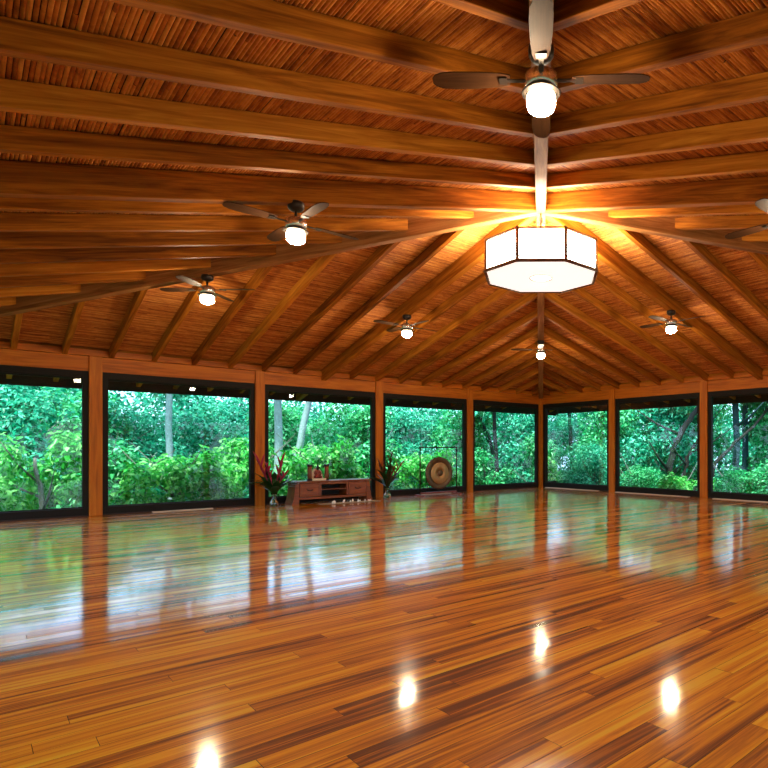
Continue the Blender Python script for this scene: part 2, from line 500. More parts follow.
# ------------------------------------------------------------------ ceiling fans with lamps
def make_fan():
    f = empty('ceiling_fan')
    tag(f, 'fan', 'ceiling fan', 'lit ceiling fans')
    # local z = 0 at beam underside
    lathe('canopy', [(0, .02), (.082, .02), (.085, 0), (.082, -.035), (.06, -.06), (.02, -.07), (0, -.07)], M['bronze'], f)
    lathe('downrod', [(0, -.06), (.014, -.06), (.014, -.16), (0, -.16)], M['bronze'], f, 12)
    lathe('motor_housing', [(0, -.13), (.03, -.13), (.05, -.14), (.085, -.15), (.105, -.165), (.108, -.235), (.095, -.25), (.07, -.262), (0, -.262)], M['nickel'], f)
    lathe('fitter_ring', [(0, -.258), (.08, -.258), (.118, -.268), (.126, -.276), (.120, -.284), (.098, -.280), (.09, -.29), (0, -.29)], M['bronze'], f, 40)
    g = lathe('lamp_globe', [(0, -.288), (.083, -.288), (.090, -.30), (.093, -.325), (.092, -.352), (.084, -.378), (.066, -.394), (.04, -.403), (0, -.406)], M['globe'], f, 36)
    for k in range(4):
        a = k * PI / 2 + .35
        ca, sa = math.cos(a), math.sin(a)
        def W(r, s, z): return (ca * r - sa * s, sa * r + ca * s, z)
        # blade with rounded tip and a twist, then its iron
        prof = [(.20, .040), (.26, .056), (.40, .066), (.55, .069), (.64, .062), (.68, .045), (.70, .020)]
        bm = bmesh.new()
        L0, L1 = [], []
        for r, wd in prof:
            tl = .16
            row = []
            for s, zz in ((-wd, .0), (wd, .0)):
                row.append(((r, s), -.185 + s * tl))
            L0.append([bm.verts.new((r_, s_, z)) for (r_, s_), z in row])
            L1.append([bm.verts.new((r_, s_, z - .007)) for (r_, s_), z in row])
        for A in (L0, L1):
            for a0, a1 in zip(A, A[1:]):
                bm.faces.new((a0[0], a0[1], a1[1], a1[0]))
        for i in range(len(L0) - 1):
            for s in (0, 1):
                bm.faces.new((L0[i][s], L0[i + 1][s], L1[i + 1][s], L1[i][s]))
        bm.faces.new((L0[0][0], L0[0][1], L1[0][1], L1[0][0])); bm.faces.new((L0[-1][0], L0[-1][1], L1[-1][1], L1[-1][0]))
        b = from_bm('blade', bm, M['blade'], f)
        b.rotation_euler = (0, 0, a)
        bm = bmesh.new()
        bm_box(bm, .09, .25, -.016, .016, -.198, -.191, .002)
        bm_box(bm, .22, .27, -.034, .034, -.200, -.193, .002)
        br = from_bm('blade_iron', bm, M['bronze'], b)
    return f

def copy_tree(o, parent=None):
    c = o.copy(); COL.objects.link(c)
    if parent is not None:
        c.parent = parent
        c.matrix_parent_inverse = o.matrix_parent_inverse.copy()
    for ch in [x for x in bpy.data.objects if x.parent == o]:
        copy_tree(ch, c)
    return c

Q = 3.625
FANS = [((-S + 3.83, -S + 3.83), 'ceiling fan with round lamp on the hip beam nearest above, largest lit globe'),
        ((-S + 3.64, -H), 'lit ceiling fan under the deep rafter left of the big lantern'),
        ((-S + 3.75, -3.75), 'lit ceiling fan on the left hip beam above the second window from left'),
        ((-H, -3.62), 'lit ceiling fan under the rafter above the post between console and gong windows'),
        ((-3.62, -3.62), 'lit ceiling fan on the far hip beam below the lantern'),
        ((-3.78, -H), 'lit ceiling fan on the rafter above the second window right of the corner'),
        ((-H, -S + 3.64), 'lit ceiling fan under the deep rafter right of the lantern, cut by the picture edge'),
        ((-3.62, -S + 3.62), 'lit ceiling fan on the hip beam at right, beyond the picture edge')]
proto = make_fan()
for i, ((x, yv), lab) in enumerate(FANS):
    f = proto if i == 0 else copy_tree(proto)
    d = min(-x, -yv, S + x, S + yv)
    f.location = (x, yv, Z_HIP + SL * d + (.015 if min(abs(x + H), abs(yv + H)) < .01 else -.005))
    f.rotation_euler = (0, 0, -.35 + (PI / 4 if abs(abs(x + H) - abs(yv + H)) < .5 else 0))
    f['label'] = lab

# ------------------------------------------------------------------ big octagonal lantern
ln = empty('octagonal_lantern', (-H, -H, 0))
tag(ln, 'big white octagonal lantern with dark wood frame hanging under the roof peak', 'lantern')
R_ = .79 / math.cos(PI / 8)
zb, zt = 3.745, 4.195
V8 = [(R_ * math.cos(PI / 8 + k * PI / 4), R_ * math.sin(PI / 8 + k * PI / 4)) for k in range(8)]
for k in range(8):
    a, b = Vector((*V8[k], 0)), Vector((*V8[(k + 1) % 8], 0))
    u = (b - a).normalized(); n = Vector((u.y, -u.x, 0))
    if n.dot(a) < 0: n = -n
    bm = bmesh.new()
    for off in (0, -.008):
        q = [a + u * .02 + n * (off - .02), b - u * .02 + n * (off - .02)]
        r0 = [bm.verts.new((q[0].x, q[0].y, zb + .03)), bm.verts.new((q[1].x, q[1].y, zb + .03)), bm.verts.new((q[1].x, q[1].y, zt - .015)), bm.verts.new((q[0].x, q[0].y, zt - .015))]
        bm.faces.new(r0)
    from_bm('side_panel', bm, M['panel'], ln)
    # corner stiles: a pair of slim dark rods either side of the corner, as on the original
    for p, w_ in ((a + u * .022, .012), (a - (a.normalized() * .004), .014)):
        tube('corner_stile', [(p.x, p.y, zb - .01), (p.x, p.y, zt + .02)], w_, M['lframe'], ln, 8)
    for nm, z, w_ in (('bottom_rail', zb + .012, .025), ('top_rail', zt, .012)):
        bm = bmesh.new()
        bm_tube(bm, [(a.x, a.y, z), (b.x, b.y, z)], w_, 8)
        from_bm(nm, bm, M['lframe'], ln, True)
    m_ = (a + b) / 2
    bm = bmesh.new(); bm_tube(bm, [(a.x * .99, a.y * .99, zb + .075), (b.x * .99, b.y * .99, zb + .075)], .007, 6)
    from_bm('slim_rail', bm, M['lframe'], ln, True)
bm = bmesh.new()
for z in (zb + .004, zb + .012):
    bm.faces.new([bm.verts.new((v[0] * .985, v[1] * .985, z)) for v in V8])
from_bm('bottom_tray', bm, M['tray'], ln)
lathe('rosette', [(.15, zb - .002), (.155, zb - .010), (.165, zb - .010), (.17, zb - .002), (.165, zb + .003), (.155, zb + .003), (.15, zb - .002)], M['vent'], ln, 40)
lathe('rosette_cap', [(0, zb - .008), (.13, zb - .006), (.148, zb + .002), (0, zb + .003)], M['panel'], ln, 40)
for k in range(6):
    a = k * PI / 3
    bm = bmesh.new(); bm_lathe(bm, [(0, 4.10), (.03, 4.09), (.045, 4.05), (.035, 4.0), (.018, 3.97), (0, 3.97)], 16, .38 * math.cos(a), .38 * math.sin(a))
    from_bm('bulb', bm, M['bulb'], ln, True)
za = Z_HIP + SL * H
tube('hanging_rod', [(0, 0, 3.75), (0, 0, za + .02)], .011, M['bronze'], ln, 10)
for k in range(4):
    a = PI / 4 + k * PI / 2 + PI / 8
    tube('stay_wire', [(0, 0, za - .12), (R_ * math.cos(a) * .98, R_ * math.sin(a) * .98, zt)], .0035, M['bronze'], ln, 6)
hk = [(.0 + .035 * math.sin(t), -.0, za - .06 - .03 * (1 - math.cos(t))) for t in [i * PI / 8 for i in range(0, 13)]]
tube('hook', hk, .008, M['bronze'], ln, 8)

# ------------------------------------------------------------------ floor vents
def vent(axis, u0, u1, lab):
    v = empty('floor_vent', ((u0 + u1) / 2, -.085, 0) if axis == 'x' else (-.085, (u0 + u1) / 2, 0), 0 if axis == 'x' else PI / 2)
    tag(v, lab, 'vent', 'pale floor vents by the windows')
    h = (u1 - u0) / 2
    bm = bmesh.new()
    bm_box(bm, -h, h, -.055, -.035, 0, .014, .003); bm_box(bm, -h, h, .035, .055, 0, .014, .003)
    bm_box(bm, -h, -h + .02, -.035, .035, 0, .014, 0); bm_box(bm, h - .02, h, -.035, .035, 0, .014, 0)
    from_bm('vent_frame', bm, M['vent'], v)
    bm = bmesh.new()
    for i in range(5):
        yy = -.028 + i * .014
        bm_box(bm, -h + .02, h - .02, yy - .004, yy + .004, .002, .011, 0)
    from_bm('vent_slats', bm, M['vent'], v)
vent('x', -10.72, -9.66, 'pale linear floor vent under the second window from the left')
vent('x', -4.75, -3.45, 'pale linear floor vent on the floor behind the gong')
vent('y', -2.45, -.33, 'pale linear floor vent just right of the far corner post')
vent('y', -5.42, -3.1, 'pale linear floor vent under the second window right of the far corner')
vent('y', -8.2, -6.1, 'pale linear floor vent under the rightmost window in view')

# ------------------------------------------------------------------ console
cn = empty('console', (-7.27, -.40, 0)); cn.scale = (.94, 1, 1)
tag(cn, 'low carved dark wood console with drawers, open shelves and flared ends', 'console')
def cbox(n, m, x0, x1, y0, y1, z0, z1, p=cn, bev=.004):
    bm = bmesh.new(); bm_box(bm, x0, x1, y0, y1, z0, z1, bev)
    return from_bm(n, bm, M[m], p)
Wd = .95
cbox('top', 'console', -.975, .975, -.225, .225, .475, .515, bev=.01)
for s in (-1, 1):
    # flared end panel: leans outward to the floor
    bm = bmesh.new()
    pts = [(s * .90, .475), (s * .94, .475), (s * .955, .30), (s * .985, .12), (s * 1.03, 0), (s * .86, 0), (s * .86, .1), (s * .86, .475)]
    f0 = [bm.verts.new((x, -.205, z)) for x, z in pts]; f1 = [bm.verts.new((x, .205, z)) for x, z in pts]
    bm.faces.new(f0); bm.faces.new(f1)
    for i in range(len(pts)):
        j = (i + 1) % len(pts); bm.faces.new((f0[i], f0[j], f1[j], f1[i]))
    from_bm('end_panel', bm, M['console'], cn)
cbox('bottom_rail', 'console', -.858, .858, -.20, .2, .11, .16)
cbox('back_panel', 'blackwood', -.858, .858, .185, .2, .16, .474)
for s in (-1, 1):
    x = s * .34
    cbox('divider', 'console', x - .02, x + .02, -.203, .18, .161, .474)
cbox('shelf', 'console', -.318, .318, -.19, .18, .305, .325)
cbox('top_rail', 'console', -.318, .318, -.203, -.18, .43, .474)
for s in (-1, 1):
    x0, x1 = sorted((s * .37, s * .85))
    dr = cbox('drawer', 'console', x0, x1, -.212, .17, .17, .465, bev=.006)
    bm = bmesh.new()
    bm_box(bm, x0 + .035, x1 - .035, -.218, -.2121, .205, .43, .004)
    from_bm('drawer_panel', bm, M['console'], dr)
    xm = (x0 + x1) / 2
    tube('handle', [(xm - .07, -.216, .335), (xm - .055, -.24, .315), (xm, -.247, .305), (xm + .055, -.24, .315), (xm + .07, -.216, .335)], .009, M['statue_dark'], dr, 8)

# things on the console
def pillar(x, lab):
    p = empty('wooden_pillar', (x, -.42, .515)); tag(p, lab, 'candle holder', 'pillars on the console')
    lathe('base', [(0, 0), (.062, 0), (.062, .02), (.05, .03), (.05, .045), (0, .045)], M['statue_dark'], p, 20)
    lathe('shaft', [(0, .044), (.046, .044), (.049, .12), (.046, .20), (.049, .315), (0, .315)], M['statue'], p, 20)
    lathe('cap', [(0, .314), (.05, .314), (.066, .325), (.066, .345), (.055, .36), (.03, .365), (0, .362)], M['statue_dark'], p, 20)
pillar(-7.765, 'brown wooden pillar with dark cap at the left on the console')
pillar(-7.37, 'brown wooden pillar with dark cap right of the seated figurine')
fg = empty('seated_figurine', (-7.57, -.40, .515)); tag(fg, 'small dark headed figurine seated before a cream backing on the console', 'figurine')
bm = bmesh.new(); bm_box(bm, -.16, .16, -.09, .10, 0, .045, .008)
from_bm('plinth', bm, M['cream'], fg)
bm = bmesh.new()
pts = [(-.15, .045), (.15, .045), (.125, .15), (.09, .23), (.05, .27), (-.05, .27), (-.09, .23), (-.125, .15)]
f0 = [bm.verts.new((x, .05, z)) for x, z in pts]; f1 = [bm.verts.new((x, .075, z)) for x, z in pts]
bm.faces.new(f0); bm.faces.new(f1)
for i in range(len(pts)):
    j = (i + 1) % len(pts); bm.faces.new((f0[i], f0[j], f1[j], f1[i]))
from_bm('backing', bm, M['cream'], fg)
# body by a skinned skeleton: cross-legged, hands in the lap
def skin(name, vs, es, rads, mat, parent, root=0, sub=2):
    me = bpy.data.meshes.new(name); me.from_pydata(vs, es, []); me.materials.append(mat)
    o = bpy.data.objects.new(name, me); link(o, parent)
    sk = o.modifiers.new('skin', 'SKIN'); sk.use_smooth_shade = True
    if not me.skin_vertices:
        bpy.context.view_layer.update()
    for i, r in enumerate(rads):
        me.skin_vertices[0].data[i].radius = (r, r)
    me.skin_vertices[0].data[root].use_root = True
    s = o.modifiers.new('sub', 'SUBSURF'); s.levels = sub; s.render_levels = sub
    return o
vs = [(0, .01, .085), (0, .012, .15), (0, .012, .205), (0, .008, .24),
      (-.05, .01, .205), (-.075, -.01, .15), (-.03, -.05, .105), (.05, .01, .205), (.075, -.01, .15), (.03, -.05, .105),
      (-.09, -.02, .075), (-.03, -.065, .065), (.09, -.02, .075), (.03, -.07, .07)]
es = [(0, 1), (1, 2), (2, 3), (2, 4), (4, 5), (5, 6), (2, 7), (7, 8), (8, 9), (0, 10), (10, 11), (0, 12), (12, 13)]
rd = [.05, .042, .04, .02, .022, .018, .013, .022, .018, .013, .026, .02, .026, .02]
try:
    body = skin('body', vs, es, rd, M['skin_red'], fg)
except Exception:
    body = tube('body', [(0, 0, .045), (0, .01, .15), (0, .01, .24)], [.09, .05, .02], M['skin_red'], fg, 16)
lathe('head', [(0, .235), (.022, .24), (.032, .262), (.034, .285), (.030, .31), (.02, .326), (.016, .335), (.018, .345), (.01, .358), (0, .36)], M['statue_dark'], fg, 20)

# ------------------------------------------------------------------ vases of tropical flowers
def blade_mesh(bm, base, az, lean, L, W, droop=.5, n=7, fold=.15):
    """A pointed leaf that starts at base, leans out and droops."""
    p = Vector(base); dirh = Vector((math.cos(az), math.sin(az), 0)); side = Vector((-math.sin(az), math.cos(az), 0))
    el = lean
    rows = []
    for i in range(n + 1):
        s = i / n
        w = W * (math.sin(PI * min(1, .08 + s * .92)) ** .8) * (1 if s < 1 else 0)
        up = Vector((0, 0, 1)) * math.cos(el) - dirh * math.sin(el)
        rows.append((p.copy(), w, up))
        step = L / n
        p = p + dirh * math.cos(el) * step + Vector((0, 0, 1)) * math.sin(el) * step
        el -= droop / n
    prev = None
    for p, w, up in rows:
        w = max(w, .0015)
        cur = (bm.verts.new(p + side * w + up * w * fold), bm.verts.new(p), bm.verts.new(p - side * w + up * w * fold))
        if prev:
            bm.faces.new((prev[0], prev[1], cur[1], cur[0])); bm.faces.new((prev[1], prev[2], cur[2], cur[1]))
        prev = cur

def vase(loc, lab, pink, seed, hgt):
    rnd = random.Random(seed)
    v = empty('flower_vase', (loc[0], loc[1], 0)); tag(v, lab, 'vase of flowers', 'vases of tropical flowers')
    lathe('vase', [(0, .004), (.062, 0), (.085, .02), (.095, .06), (.088, .10), (.058, .15), (.046, .20), (.052, .26), (.068, .30), (.064, .30), (.048, .26), (.041, .20), (.052, .15), (.08, .10), (.088, .06), (.078, .025), (0, .014)], M['glass_vase'], v, 28)
    lathe('water', [(0, .016), (.076, .027), (.0855, .06), (.078, .098), (.050, .148), (0, .148)], M['water'], v, 28)
    for k in range(7 if pink else 6):
        az = rnd.uniform(0, 2 * PI); r = rnd.uniform(.05, .12)
        top = (r * math.cos(az), r * math.sin(az), rnd.uniform(.42, .55) * hgt)
        tube('flower_stem', [(rnd.uniform(-.03, .03), rnd.uniform(-.03, .03), .03), (.3 * top[0], .3 * top[1], .26), top], [.006, .006, .005], M['stem'], v, 6)
    n = 22 if pink else 14
    for k in range(n):
        az = 2 * PI * k / n + rnd.uniform(-.3, .3)
        bm = bmesh.new()
        blade_mesh(bm, (.02 * math.cos(az), .02 * math.sin(az), rnd.uniform(.26, .36)), az, rnd.uniform(.55, 1.4), rnd.uniform(.38, .58) * hgt, rnd.uniform(.05, .085), rnd.uniform(.3, 1.2))
        from_bm('leaf', bm, M['leaf_vase'] if (pink or k % 2) else M['leaf_bronze'], v, True)
    # upright heliconia heads: a rachis with pointed bracts either side
    heads = [(-.16, 1.15, .66), (.08, 1.35, .60), (-.06, 1.3, .44), (.12, .95, .34)] if pink else [(-.12, 1.3, .48), (.03, 1.45, .62), (.14, 1.0, .5), (-.03, 1.2, .4), (.09, 1.2, .35)]
    rt = Vector((math.cos(.8 - PI / 2), math.sin(.8 - PI / 2), 0))     # across the view
    for k, (s, el, L) in enumerate(heads):
        b = rt * s * .6; base = Vector((b.x, b.y, .40 * hgt))
        mat = (M['bract_pink'] if k % 4 != 1 else M['bract_pink']) if pink else (M['bract_rust'] if k % 2 == 0 else M['leaf_bronze'])
        bm = bmesh.new()
        az0 = math.atan2(rt.y * s, rt.x * s)
        tip = base + Vector((math.cos(az0) * math.cos(el), math.sin(az0) * math.cos(el), math.sin(el))) * L * .75 * hgt
        bm_tube(bm, [base, tip], [.008, .003], 6)
        for q in range(5):
            p = base.lerp(tip, .25 + q * .17)
            blade_mesh(bm, p, az0 + (PI if q % 2 else 0), el * .85 if not q % 2 else 1.25, L * .42 * hgt, .042, -.2, 5, .7)
        from_bm('flower_head', bm, mat, v, True)
    if pink:
        bm = bmesh.new()
        blade_mesh(bm, (.05, -.03, .55), -.7, 1.3, .34, .03, -.1, 6, .5)
        from_bm('pale_bract', bm, M['bract_pale'], v, True)
    # airy fern sprig to the left
    for sgn in ((-1, 1) if pink else (-1,)):
        bm = bmesh.new()
        base = Vector((0, 0, .34)); d_ = rt * sgn
        pts = [base + d_ * (.06 * i) + Vector((0, 0, .055 * i - .0045 * i * i)) for i in range(9)]
        bm_tube(bm, pts, .004, 5)
        for i, p in enumerate(pts[2:]):
            for sd in (-1, 1):
                az = math.atan2(d_.y, d_.x) + sd * .9
                blade_mesh(bm, p, az, .3, .24 - .016 * i, .03, .6, 4)
        from_bm('fern_sprig', bm, M['leaf_vase'], v, True)
    return v
vase((-8.62, -.62), 'glass vase of pink heliconia and dark leaves left of the console', True, 3, 1.12)
vase((-5.88, -.55), 'glass vase of rust coloured bracts and bronze leaves right of the console', False, 11, 1.12)

# ------------------------------------------------------------------ gong on its stand
gs = empty('gong_stand', (-4.25, -.40, 0)); tag(gs, 'slim dark rectangular stand holding the bronze gong', 'gong stand')
HW = .585
for s in (-1, 1):
    tube('upright', [(s * HW, 0, .02), (s * HW, 0, 1.27)], .017, M['bronze'], gs, 10)
    bm = bmesh.new(); bm_box(bm, s * HW - .03, s * HW + .03, -.20, .20, 0, .035, .006)
    from_bm('foot', bm, M['redwood'], gs)
tube('top_bar', [(-HW - .02, 0, 1.27), (HW + .02, 0, 1.27)], .017, M['bronze'], gs, 10)
bm = bmesh.new(); bm_box(bm, -HW, HW, -.02, .02, .05, .09, .005)
from_bm('cross_bar', bm, M['redwood'], gs)
gg = empty('gong', (-4.235, -.40, .585)); tag(gg, 'round bronze gong with bright ring and dark centre hanging in its stand', 'gong')
def disc(name, prof, mat, parent):
    bm = bmesh.new(); bm_lathe(bm, prof, 56)
    o = from_bm(name, bm, mat, parent, True)
    o.rotation_euler = (PI / 2, 0, 0)      # local +z turns to -y, towards the hall
    return o
disc('rim', [(.0, -.03), (.40, -.045), (.425, -.03), (.43, .0), (.42, .02), (.40, .026), (.285, .034), (.285, .0), (0, 0)], M['gong_rim'], gg)
disc('face', [(.286, .030), (.27, .040), (.18, .046), (.085, .049), (.085, .02), (.2, .015), (.286, .02)], M['gong_face'], gg)
disc('centre_boss', [(.088, .040), (.082, .054), (.05, .066), (.02, .070), (0, .070)], M['gong_rim'], gg)
for s in (-1, 1):
    tube('hanging_cord', [(s * .20, 0, .37), (s * .26, 0, .685)], .006, M['cord'], gg, 6)

# ------------------------------------------------------------------ white cloth with crystals
bm = bmesh.new()
nx, ny = 36, 8
g = [[bm.verts.new((-7.72 + 1.42 * i / nx + .03 * math.sin(j * 2.1), -.98 + .30 * j / ny + .02 * math.sin(i * .9), .004 + .003 * (1 + math.sin(i * 1.7 + j)))) for j in range(ny + 1)] for i in range(nx + 1)]
for i in range(nx):
    for j in range(ny):
        bm.faces.new((g[i][j], g[i + 1][j], g[i + 1][j + 1], g[i][j + 1]))
cl = from_bm('cloth', bm, M['cloth'], None, True)
sd = cl.modifiers.new('thickness', 'SOLIDIFY'); sd.thickness = .004
tag(cl, 'narrow white cloth spread on the floor before the console', 'cloth')
def crystal(x, yv, h, r, lab, seed, grp=None):
    rnd = random.Random(seed)
    bm = bmesh.new()
    n = 6
    for q in range(3):
        a = rnd.uniform(0, 2 * PI); lean = rnd.uniform(.0, .45); hh = h * (1 if q == 0 else rnd.uniform(.5, .8)); rr = r * (.6 if q else .75)
        ax = Vector((math.sin(lean) * math.cos(a), math.sin(lean) * math.sin(a), math.cos(lean)))
        o_ = Vector((math.cos(a) * r * .4 * (q > 0), math.sin(a) * r * .4 * (q > 0), 0))
        s_ = ax.cross(Vector((0, 1, .1))).normalized(); t_ = ax.cross(s_)
        def ring(z, k): return [bm.verts.new(o_ + ax * z + (s_ * math.cos(2 * PI * i / n) + t_ * math.sin(2 * PI * i / n)) * k) for i in range(n)]
        A, B = ring(0, rr), ring(hh * .7, rr * .9)
        top = bm.verts.new(o_ + ax * hh)
        bm.faces.new(A)
        for i in range(n):
            j = (i + 1) % n
            bm.faces.new((A[i], A[j], B[j], B[i])); bm.faces.new((B[i], B[j], top))
    o = from_bm('crystal', bm, M['crystal'])
    o.location = (x, yv, .012); o.scale = (.95, .95, .95)
    tag(o, lab, 'crystal', grp)
crystal(-7.40, -.86, .075, .05, 'white crystal cluster at the left end of the row on the cloth', 1)
crystal(-7.15, -.80, .085, .035, 'tallest pale crystal on the cloth below the console shelves', 2)
for i, x in enumerate((-6.98, -6.90, -6.82, -6.72, -6.62, -6.53, -6.44)):
    crystal(x, -.80 + .06 * math.sin(i * 2.4), (.05, .075, .07, .045, .055, .045, .04)[i], .026, 'small pale crystal crowded in the row on the white cloth, right half', 20 + i, 'small crystals on the cloth')

# ------------------------------------------------------------------ outside: ground, trees, forest
GZ = -1.6
bm = bmesh.new()
bmesh.ops.create_circle(bm, cap_ends=True, segments=64, radius=60, matrix=Matrix.Translation((-4, -4, GZ)))
tag(from_bm('ground', bm, M['ground']), 'dark forest floor around the raised hall', 'ground', kind='structure')
tag(box('foundation', M['dark_board'], -S - .15, .15, -S - .15, .15, GZ - .02, -.351, bev=0), 'dark plinth under the floor of the hall', 'foundation', kind='structure')

def leaves_np(rng, centers, radii, n, L, W, up=.55, flat=1.0):
    """n leaves scattered over the shells of ellipsoid clumps: each a folded four-vertex blade."""
    centers = np.asarray(centers, float); radii = np.asarray(radii, float)
    vol = radii ** 2; pick = rng.choice(len(centers), n, p=vol / vol.sum())
    d = rng.normal(size=(n, 3)); d /= np.linalg.norm(d, axis=1)[:, None]
    rr = (rng.random(n) ** .45)
    c = centers[pick] + d * (rr * radii[pick])[:, None] * np.array([1, 1, flat])
    nrm = d * (1 - up) + np.array([0, 0, up]) + rng.normal(size=(n, 3)) * .38
    nrm /= np.linalg.norm(nrm, axis=1)[:, None]
    ax = rng.normal(size=(n, 3)) + d * .8 + np.array([0, 0, -.35])
    ax -= nrm * (ax * nrm).sum(1)[:, None]; ax /= np.linalg.norm(ax, axis=1)[:, None]
    sd = np.cross(nrm, ax)
    l = L * rng.uniform(.6, 1.35, n)[:, None]; w = W * rng.uniform(.7, 1.3, n)[:, None]
    v = np.empty((n, 4, 3))
    v[:, 0] = c; v[:, 1] = c + ax * l * .45 + sd * w * .5 + nrm * w * .14
    v[:, 2] = c + ax * l - nrm * l * .16; v[:, 3] = c + ax * l * .45 - sd * w * .5 + nrm * w * .14
    return v.reshape(-1, 3)

def quads_mesh(name, v, mat):
    me = bpy.data.meshes.new(name)
    n = len(v) // 4
    me.vertices.add(len(v)); me.vertices.foreach_set('co', v.astype(np.float32).ravel())
    idx = np.arange(4 * n).reshape(n, 4)
    f = np.concatenate([idx[:, [0, 1, 2]], idx[:, [0, 2, 3]]], 1).reshape(-1)
    me.loops.add(len(f)); me.loops.foreach_set('vertex_index', f.astype(np.int32))
    me.polygons.add(2 * n); me.polygons.foreach_set('loop_start', (np.arange(2 * n) * 3).astype(np.int32))
    try: me.polygons.foreach_set('loop_total', np.full(2 * n, 3, np.int32))
    except Exception: pass
    me.update(calc_edges=True); me.validate()
    me.materials.append(mat)
    return me

MESH = {}
def crown_variant(key, seed, mat, clumps, n, L, W, up, flat=1.0):
    """Unit crown, about 1 high and 1 wide, sitting on z=0."""
    if key in MESH: return MESH[key]
    rng = np.random.default_rng(seed)
    cs, rs = [], []
    for i in range(clumps):
        z = rng.uniform(.12, .9); r = rng.uniform(0, .42 * (1 - .5 * abs(z - .45)))
        a = rng.uniform(0, 2 * PI)
        cs.append((r * math.cos(a), r * math.sin(a), z)); rs.append(rng.uniform(.10, .19))
    MESH[key] = quads_mesh('crown_' + key, leaves_np(rng, cs, rs, n, L, W, up, flat), mat)
    MESH[key + '_c'] = cs
    return MESH[key]

def trunk_bm(path, r0, r1, branches, seed):
    rnd = random.Random(seed)
    bm = bmesh.new()
    n = len(path)
    pts = []
    P = [Vector(p) for p in path]
    for a, b in zip(P, P[1:]):
        for q in range(4):
            pts.append(a.lerp(b, q / 4) + Vector((rnd.gauss(0, .02), rnd.gauss(0, .02), 0)))
    pts.append(P[-1])
    rads = [r0 + (r1 - r0) * i / (len(pts) - 1) for i in range(len(pts))]
    bm_tube(bm, pts, rads, 10)
    for k in range(branches):
        i = rnd.randint(len(pts) // 3, len(pts) - 2); p = pts[i]
        az = rnd.uniform(0, 2 * PI); L = rnd.uniform(.9, 1.8)
        d = Vector((math.cos(az), math.sin(az), rnd.uniform(.4, .9))).normalized()
        bm_tube(bm, [p, p + d * L * .5, p + d * L + Vector((0, 0, .2))], [rads[i] * .55, rads[i] * .35, rads[i] * .12], 7)
    return bm

def plant(kind, loc, size, rz, crown, label, trunk=None, seed=1, group=None, cat='tree'):
    """crown: (key, seed, material, clumps, n, leaf length, width, up); size: (width, height, crown base)."""
    t = empty(kind, (loc[0], loc[1], GZ)); tag(t, label, cat, group)
    me = crown_variant(*crown)
    c = bpy.data.objects.new('crown', me); link(c, t)
    c.location = (0, 0, size[2]); c.scale = (size[0], size[0], size[1] - size[2]); c.rotation_euler = (0, 0, rz)
    tk = trunk or dict(mat='bark_mid', path=[(0, 0, 0), (.08, .04, size[1] * .45), (-.05, .08, size[1] * .8)], r=(.09, .03), br=4)
    from_bm('trunk', trunk_bm(tk['path'], tk['r'][0], tk['r'][1], tk['br'], seed), M[tk['mat']], t, True)
    return t

CR = {
    'lime': ('lime', 1, M['leaf_lime'], 18, 3600, .062, .034, .55),
    'lime_big': ('lime_big', 2, M['leaf_lime'], 18, 4200, .058, .032, .5),
    'green': ('green', 3, M['leaf_green'], 26, 7500, .042, .022, .6),
    'green_big': ('green_big', 4, M['leaf_green'], 22, 3800, .060, .032, .6),
    'teal': ('teal', 5, M['leaf_teal'], 28, 8000, .040, .021, .65),
    'teal_loose': ('teal_loose', 6, M['leaf_teal'], 20, 4800, .042, .022, .65),
    'dark': ('dark', 7, M['leaf_dark'], 28, 7000, .042, .022, .6),
}
# --- nearest planting, left wall (y ~ 2..4)
near_left = [(-12.2, 3.0, 'lime_big', 3.3), (-11.0, 3.4, 'green_big', 3.0), (-9.6, 2.8, 'lime', 2.9), (-7.7, 3.4, 'lime_big', 3.2), (-6.0, 2.9, 'lime', 3.2), (-4.3, 3.3, 'green_big', 3.1), (-2.4, 3.0, 'lime', 2.9), (1.0, 4.0, 'green_big', 2.8)]
names = ['bright lime shrub low behind the leftmost window', 'mid green shrub low behind the post between the first two windows',
         'bright lime shrub low behind the second window from left', 'bright lime shrub behind the post left of the pink flower vase',
         'bright lime shrub behind the console figurines', 'mid green shrub behind the rust coloured flower vase',
         'bright lime shrub directly behind the gong', 'mid green shrub low behind the window left of the far corner post']
for (x, yv, k, h), nm in zip(near_left, names):
    plant('shrub', (x, yv), (2.6, h, .2), x * 1.7, CR[k], nm, seed=int(abs(x) * 10), group='shrubs outside the left wall', cat='shrub')
near_right = [(2.9, 2.9, 'green', 3.4), (3.2, .4, 'teal', 3.3), (3.3, -1.5, 'green', 2.2), (3.2, -3.2, 'lime', 2.1), (3.4, -5.2, 'green', 2.3), (3.4, -6.4, 'green_big', 2.5)]
names = ['green shrub straight behind the far corner post', 'teal shrub low behind the window right of the far corner post',
         'green shrub low in the left part of the second window right of the corner', 'lime shrub low in the right part of the second window right of the corner',
         'green shrub at the left of the rightmost window, below the straight trunks', 'mid green shrub at the right edge of the rightmost window']
for (x, yv, k, h), nm in zip(near_right, names):
    plant('shrub', (x, yv), (2.5, h, .2), yv * 2.1, CR[k], nm, seed=int(abs(yv) * 10) + 3, group='shrubs outside the right wall', cat='shrub')
